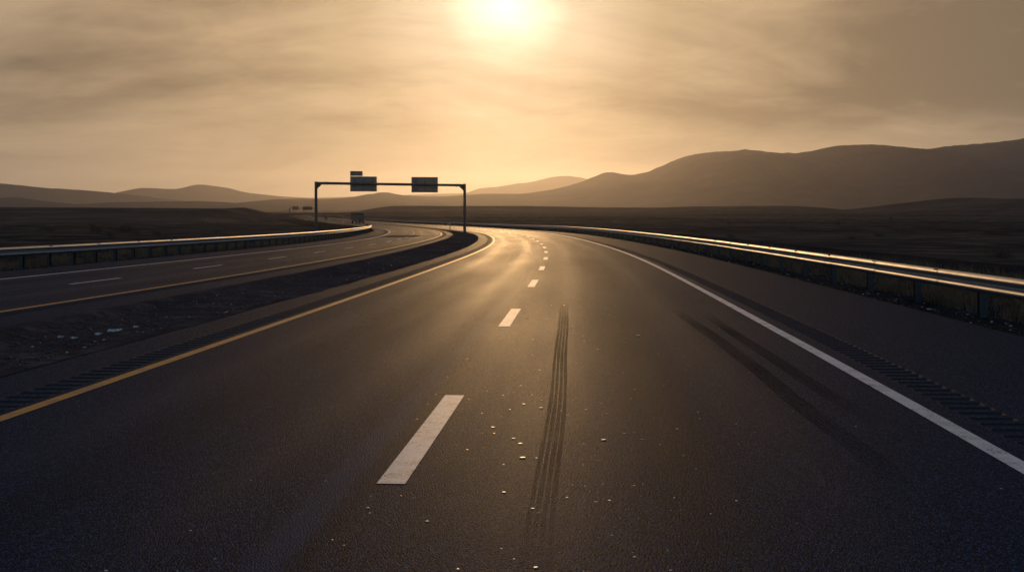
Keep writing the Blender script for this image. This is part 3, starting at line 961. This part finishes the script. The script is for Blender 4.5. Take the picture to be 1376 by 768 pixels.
shrub(right_of(21.0, 1.9), 21.0, 0.42, 'dark rounded shrub just behind the right guard rail, between its two nearest full posts', None, 0.9)
shrub(right_of(17.2, 2.3), 17.2, 0.46, 'broad low shrub behind the right guard rail at the edge of the photo', None, 0.75)
for i in range(11):
    y = 26 + i * 6.3 + random.uniform(-2, 2)
    shrub(right_of(y, random.uniform(1.6, 4.5)), y, random.uniform(0.25, 0.5), 'small scrubby shrub in the dry grass behind the right guard rail', 'shrubs behind the right guard rail', 0.8)
for i in range(14):
    y = 24 + i * 3.6 + random.uniform(-1, 1)
    shrub(left_of(y, random.uniform(1.3, 4.0)), y, random.uniform(0.22, 0.42), 'small scrubby shrub in the dry grass behind the left guard rail', 'shrubs behind the left guard rail', 0.8)
# on the open plains: most are a few pixels
for (u, v, sz, lab) in ((147.5, 319.5, 0.8, 'lone upright dark bush on the left plain above the guard rail'),
                        (131, 314, 1.7, 'wide dark bush on the left plain, left one of a pair'), (169, 313, 1.9, 'wide dark bush on the left plain, right one of a pair'),
                        (183, 316.5, 0.9, 'small low bush on the left plain, right of the pair of wide bushes')):
    x, y, z = ground_at(u, v)
    shrub(x, y, sz, lab, None, 0.75 if sz > 1 else 1.2)
for i in range(60):
    y = random.uniform(70, 330)
    x = left_of(y, random.uniform(14, 40 + y * 0.9))
    shrub(x, y, random.uniform(0.5, 1.3), 'low dark desert bush scattered on the left plain', 'bushes scattered on the left plain', 0.6)
for i in range(75):
    y = random.uniform(45, 420)
    x = right_of(y, random.uniform(12, 30 + y * 0.95))
    shrub(x, y, random.uniform(0.5, 1.3), 'low dark desert bush scattered on the right plain', 'bushes scattered on the right plain', 0.6)


def grass(edge, sgn, n, y0, y1, d0, d1, hmin, hmax):
    u = RNG.random(n)
    y = y0 * (y1 / y0) ** u
    d = d0 + (d1 - d0) * RNG.random(n) ** 1.3
    # clumps
    cl = np.array([mnoise.noise(Vector((a * 0.55, b * 0.8, 3.0))) + 0.7 * mnoise.noise(Vector((a * 1.9, b * 1.9, 7.0))) for a, b in zip(y, d)])
    keep = cl + RNG.normal(0, 0.10, n) > 0.16
    y, d, cl = y[keep], d[keep], np.clip(cl[keep], 0.05, 0.8); n = len(y)
    x = edge(y) + sgn * d
    z = ground_z(x, y)
    hgt = RNG.uniform(hmin, hmax, n) * (0.45 + 1.3 * cl); a = RNG.uniform(0, 2 * np.pi, n); lean = RNG.uniform(0.1, 0.7, n) * hgt
    w = 0.004 + 0.00022 * y
    ca, sa = np.cos(a), np.sin(a)
    b = RNG.uniform(0, 2 * np.pi, n); cb, sb = np.cos(b) * w, np.sin(b) * w
    P0 = np.stack([x - cb, y - sb, z - 0.02], 1); P1 = np.stack([x + cb, y + sb, z - 0.02], 1)
    P2 = np.stack([x + cb * .6 + ca * lean * .35, y + sb * .6 + sa * lean * .35, z + hgt * .65], 1)
    P3 = np.stack([x - cb * .6 + ca * lean * .35, y - sb * .6 + sa * lean * .35, z + hgt * .65], 1)
    P4 = np.stack([x + ca * lean, y + sa * lean, z + hgt], 1)
    V = np.stack([P0, P1, P2, P3, P4], 1).reshape(-1, 3)
    i = np.arange(n) * 5
    F = [tuple(q) for q in np.stack([i, i + 1, i + 2, i + 3], 1)] + [tuple(q) for q in np.stack([i + 3, i + 2, i + 4], 1)]
    return mesh_np('dry_grass', V, F, M_GRASS)


tag(grass(right_edge, 1, 95000, 9, 130, 0.9, 7.5, 0.10, 0.36), kind='stuff')
tag(grass(left_edge, -1, 65000, 16, 130, 0.8, 6.5, 0.10, 0.32), kind='stuff')

# ---------------------------------------------------------------- stones
OCT = np.array([(1, 0, 0), (-1, 0, 0), (0, 1, 0), (0, -1, 0), (0, 0, 1), (0, 0, -1), (.6, .6, .5), (-.6, .6, .4), (.6, -.6, .45), (-.6, -.6, .5)], float)
_bm = bmesh.new()
for p in OCT: _bm.verts.new(p * 1.0)
bmesh.ops.convex_hull(_bm, input=_bm.verts)
_bm.verts.ensure_lookup_table(); _bm.verts.index_update()
OCTV = np.array([v.co[:] for v in _bm.verts]); OCTF = np.array([[v.index for v in f.verts] for f in _bm.faces if len(f.verts) == 3])
_bm.free()


def stones(x, y, z, size, name, mat, flat=1.0):
    n = len(x); k = len(OCTV)
    jit = RNG.uniform(0.7, 1.3, (n, k, 3)); sc = np.stack([RNG.uniform(0.7, 1.4, n), RNG.uniform(0.7, 1.4, n), RNG.uniform(0.35, 0.8, n) * flat], 1)
    P = OCTV[None] * jit * sc[:, None, :] * size[:, None, None] * 0.5
    a = RNG.uniform(0, 6.28, n); c, s_ = np.cos(a)[:, None], np.sin(a)[:, None]
    X = P[..., 0] * c - P[..., 1] * s_ + x[:, None]; Y = P[..., 0] * s_ + P[..., 1] * c + y[:, None]; Z = P[..., 2] + z[:, None] + size[:, None] * 0.12
    V = np.stack([X, Y, Z], 2).reshape(-1, 3)
    F = (OCTF[None] + (np.arange(n) * k)[:, None, None]).reshape(-1, 3)
    return tag(mesh_np(name, V, F, mat), kind='stuff')


def scatter_median(n, smin, smax, size0, size1, name, mat):
    s = smin * (smax / smin) ** RNG.random(n)
    xm_, ym_, _, _ = MAIN.pt(s, MAIN.t('inner', s))
    so_ = np.array([proj_s(OPP, a, b) for a, b in zip(xm_, ym_)])
    xo_, yo_, _, _ = OPP.pt(so_, OPP.t('inner', so_))
    f = 0.06 + 0.88 * RNG.random(n)
    x = xo_ + (xm_ - xo_) * f; y = yo_ + (ym_ - yo_) * f
    z = zr(y) - 0.015 - 0.10 * np.sin(np.pi * f)
    return stones(x, y, z, size0 * (size1 / size0) ** (RNG.random(n) ** 2.2), name, mat)


scatter_median(11000, 7, 60, 0.008, 0.05, 'median_gravel', M_STONE_D)
scatter_median(260, 8, 110, 0.015, 0.055, 'pale_gravel', M_STONE)


def scatter_verge(edge, sgn, n, y0, y1, d0, d1, size0, size1, name, mat):
    y = y0 * (y1 / y0) ** RNG.random(n); d = d0 + (d1 - d0) * RNG.random(n)
    x = edge(y) + sgn * d
    return stones(x, y, ground_z(x, y), size0 * (size1 / size0) ** (RNG.random(n) ** 2), name, mat)


scatter_verge(right_edge, 1, 5000, 8, 70, 0.02, 2.6, 0.012, 0.055, 'verge_gravel', M_STONE_D)
scatter_verge(right_edge, 1, 260, 8, 90, 0.05, 2.4, 0.025, 0.07, 'pale_gravel', M_STONE)
scatter_verge(left_edge, -1, 2500, 20, 90, 0.02, 2.0, 0.03, 0.09, 'verge_gravel', M_STONE_D)

# pale chips lying on the asphalt
chips = [(662, 574, .05), (690, 589, .045), (699, 596, .055), (702, 615, .06), (704, 543, .05), (727, 548, .055), (685, 550, .035), (676, 531, .03), (700, 518, .035), (811, 591, .06), (741, 525, .03), (857, 451, .11), (840, 460, .06), (785, 458, .05), (803, 469, .04),
         (716, 456, .04), (715, 477, .04), (725, 497, .035), (728, 538, .03), (853, 523, .03), (787, 550, .035), (628, 604, .03), (716, 683, .035), (819, 672, .03), (720, 762, .035), (762, 668, .025), (598, 557, .03), (754, 552, .03), (839, 582, .035), (863, 590, .035), (721, 615, .025), (664, 582, .03),
         (677, 661, .035), (734, 428, .04), (758, 410, .05), (741, 410, .04), (708, 428, .05), (574, 700, .03), (495, 682, .03), (437, 646, .025), (906, 668, .02), (955, 690, .02)]
for (u, v, sz) in chips:
    sz *= 0.72
    x, y, z = ground_at(u, v)
    b = bmesh.new(); kk = random.randint(6, 8); tx_, ty2 = random.uniform(-.05, .05), random.uniform(-.10, .02)
    for i in range(kk):
        a_ = 2 * math.pi * i / kk; rr = sz * .5 * random.uniform(.75, 1.15)
        px_, py_ = rr * math.cos(a_), rr * .8 * math.sin(a_)
        b.verts.new((px_, py_, -0.004)); b.verts.new((px_ * .9, py_ * .9, sz * .16 + tx_ * px_ + ty2 * py_))
    bmesh.ops.convex_hull(b, input=b.verts)
    me = bpy.data.meshes.new('stone_chip'); b.to_mesh(me); b.free(); me.materials.append(M_CHIP)
    o = link(bpy.data.objects.new('stone_chip', me)); o.location = (x, y, z); o.rotation_euler = (0, 0, random.uniform(-.5, .5))
    tag(o, 'small pale stone chip lying loose on the asphalt of the main road', 'stone', 'stone chips on the main road')
# finer grit around them
n = 1900
s = 4.5 * (60 / 4.5) ** RNG.random(n); t = RNG.normal(1.0, 1.1, n)
x, y, z, _ = MAIN.pt(s, t)
stones(x, y, z - 0.002, 0.004 * (0.018 / 0.004) ** (RNG.random(n) ** 2.5), 'road_grit', M_CHIP, 0.45)

# torn scrap of pale litter on the median, and the smaller bits near it
def scrap(u, v, w, label):
    x, y, z = ground_at(u, v)
    nx_, ny_ = 9, 6; V = []
    for j in range(ny_):
        for i in range(nx_):
            a, b = i / (nx_ - 1) - .5, j / (ny_ - 1) - .5
            V.append((a * w * (1 + .25 * mnoise.noise(Vector((i, j, w * 9)))), b * w * .6, 0.015 + 0.05 * abs(mnoise.noise(Vector((i * .55, j * .6, w * 31)))) + 0.03 * abs(a)))
    o = mesh_np('litter_scrap', V, grid_faces(ny_, nx_), M_PAPER); o.location = (x, y, z - 0.10); o.rotation_euler = (RAD(12), 0, random.uniform(-.4, .4))
    sd = o.modifiers.new('sheet', 'SOLIDIFY'); sd.thickness = 0.004
    return tag(o, label, 'litter')


scrap(154, 437.5, 0.19, 'largest crumpled pale litter scrap on the dark gravel median')
scrap(133, 442, 0.10, 'small pale litter scrap on the median just left of the largest one')
scrap(183, 433, 0.08, 'flat pale litter scrap on the median right of the largest one')
scrap(100, 447, 0.09, 'right-hand pale litter scrap of the two at the left end of the median')
scrap(82, 446, 0.08, 'left-hand pale litter scrap of the two at the left end of the median')

# ---------------------------------------------------------------- air
m = MB(); m.box(-9400, 9400, -760, 9600, -14, 340)
hz_m = bpy.data.materials.new('dusty_air'); hz_m.use_nodes = True
nt = hz_m.node_tree; nt.nodes.clear()
_o = nt.nodes.new('ShaderNodeOutputMaterial'); _v = nt.nodes.new('ShaderNodeVolumePrincipled')
_v.inputs['Color'].default_value = (*HAZE_COL, 1); _v.inputs['Density'].default_value = HAZE_DENS; _v.inputs['Anisotropy'].default_value = HAZE_G
nt.links.new(_v.outputs[0], _o.inputs['Volume'])
hz_m.cycles.homogeneous_volume = True
tag(m.build('haze', hz_m), kind='stuff')

# ---------------------------------------------------------------- sky, sun, camera
SUN_EL = math.atan((HY - 4) / FOC); SUN_AZ = math.atan((682 - CX) / FOC)       # azimuth from +Y towards +X
sun_dir = Vector((math.cos(SUN_EL) * math.sin(SUN_AZ), math.cos(SUN_EL) * math.cos(SUN_AZ), math.sin(SUN_EL)))
w = bpy.data.worlds.new('World'); scene.world = w; w.use_nodes = True
W = Mat.__new__(Mat); W.nt = w.node_tree; W.nt.nodes.clear()
wout = W.nt.nodes.new('ShaderNodeOutputWorld')
dirv = W.coord('Generated')
sky = W.n('TexSky', sky_type='NISHITA', sun_disc=False)
sky.sun_elevation = SUN_EL; sky.sun_rotation = SUN_AZ; sky.altitude = 300; sky.air_density = 1.0; sky.dust_density = 1.2; sky.ozone_density = 4.0
vd = W.n('VectorMath', operation='DOT_PRODUCT'); W.l(dirv, vd.inputs[0]); vd.inputs[1].default_value = sun_dir
ang = W.math('ARCCOSINE', W.math('MINIMUM', vd.outputs['Value'], 0.999999))
deg = W.math('MULTIPLY', ang, 180 / math.pi)
sp = W.n('SeparateXYZ'); W.l(dirv, sp.inputs[0])
# a thin cloud deck lit from behind by the low sun: brightness falls away from the sun
den = W.math('ADD', W.math('MAXIMUM', sp.outputs[2], 0.0), 0.15)
cx_ = W.math('DIVIDE', sp.outputs[0], den); cy_ = W.math('DIVIDE', sp.outputs[1], den)
cb = W.n('CombineXYZ'); W.l(cx_, cb.inputs[0]); W.l(cy_, cb.inputs[1])
c1 = W.noise(W.mapping(cb.outputs[0], (0.62, 0.60, 1), CLOUD_LOC), 1.0, 6.0, 0.54, 0.6)
c2 = W.noise(W.mapping(cb.outputs[0], (2.0, 2.6, 1), (11.3, 8.7, 2.0)), 1.0, 5.0, 0.58, 0.9)
cl = W.math('ADD', W.math('MULTIPLY', c1, 0.80), W.math('MULTIPLY', c2, 0.20))
thick = W.ramp(cl, [(0.39, 0.0), (0.60, 1.0)])
fade = W.ramp(sp.outputs[2], [(0.0, 0.15), (0.03, 0.45), (0.10, 1.0)])
thick = W.math('MULTIPLY', thick, fade)
aur = W.ramp(W.math('DIVIDE', deg, 90.0), SKY_RAMP)
shade = W.mix(thick, (1.22, 1.17, 1.12), (0.56, 0.535, 0.515))
cloud = W.mix(1.0, aur, shade, 'MULTIPLY')
bg1 = W.n('Background'); W.l(sky.outputs[0], bg1.inputs[0]); bg1.inputs[1].default_value = SKY_STRENGTH
bg2 = W.n('Background'); W.l(cloud, bg2.inputs[0]); bg2.inputs[1].default_value = CLOUD_STRENGTH
cover = W.ramp(W.math('DIVIDE', deg, 90.0), COVER)
ad = W.n('MixShader'); W.l(cover, ad.inputs[0]); W.l(bg1.outputs[0], ad.inputs[1]); W.l(bg2.outputs[0], ad.inputs[2]); W.l(ad.outputs[0], wout.inputs[0])

sl = bpy.data.lights.new('sun', 'SUN'); sl.energy = SUN_ENERGY; sl.angle = RAD(0.9); sl.color = SUN_COL
so_ = link(bpy.data.objects.new('sun', sl)); so_.rotation_euler = sun_dir.to_track_quat('Z', 'Y').to_euler(); so_.location = (0, 0, 60)

cam = bpy.data.cameras.new('camera'); co = link(bpy.data.objects.new('camera', cam))
co.location = (0, 0, EYE); co.rotation_euler = (RAD(90), 0, 0)
cam.sensor_width = 36; cam.lens = FOC / 1376 * 36; cam.shift_y = -(384 - HY) / 1376; cam.clip_start = 0.05; cam.clip_end = 30000
scene.camera = co

vs = scene.view_settings; vs.view_transform = 'Standard'; vs.look = 'None'; vs.gamma = 1; vs.exposure = EXPOSURE
scene.render.engine = 'CYCLES'
cy = scene.cycles
cy.use_denoising = True
try: cy.denoiser = 'OPENIMAGEDENOISE'
except Exception: pass
cy.max_bounces = 6; cy.diffuse_bounces = 2; cy.glossy_bounces = 3; cy.transparent_max_bounces = 12; cy.volume_bounces = 0
cy.use_adaptive_sampling = True; cy.adaptive_threshold = 0.01; cy.sample_clamp_indirect = 8
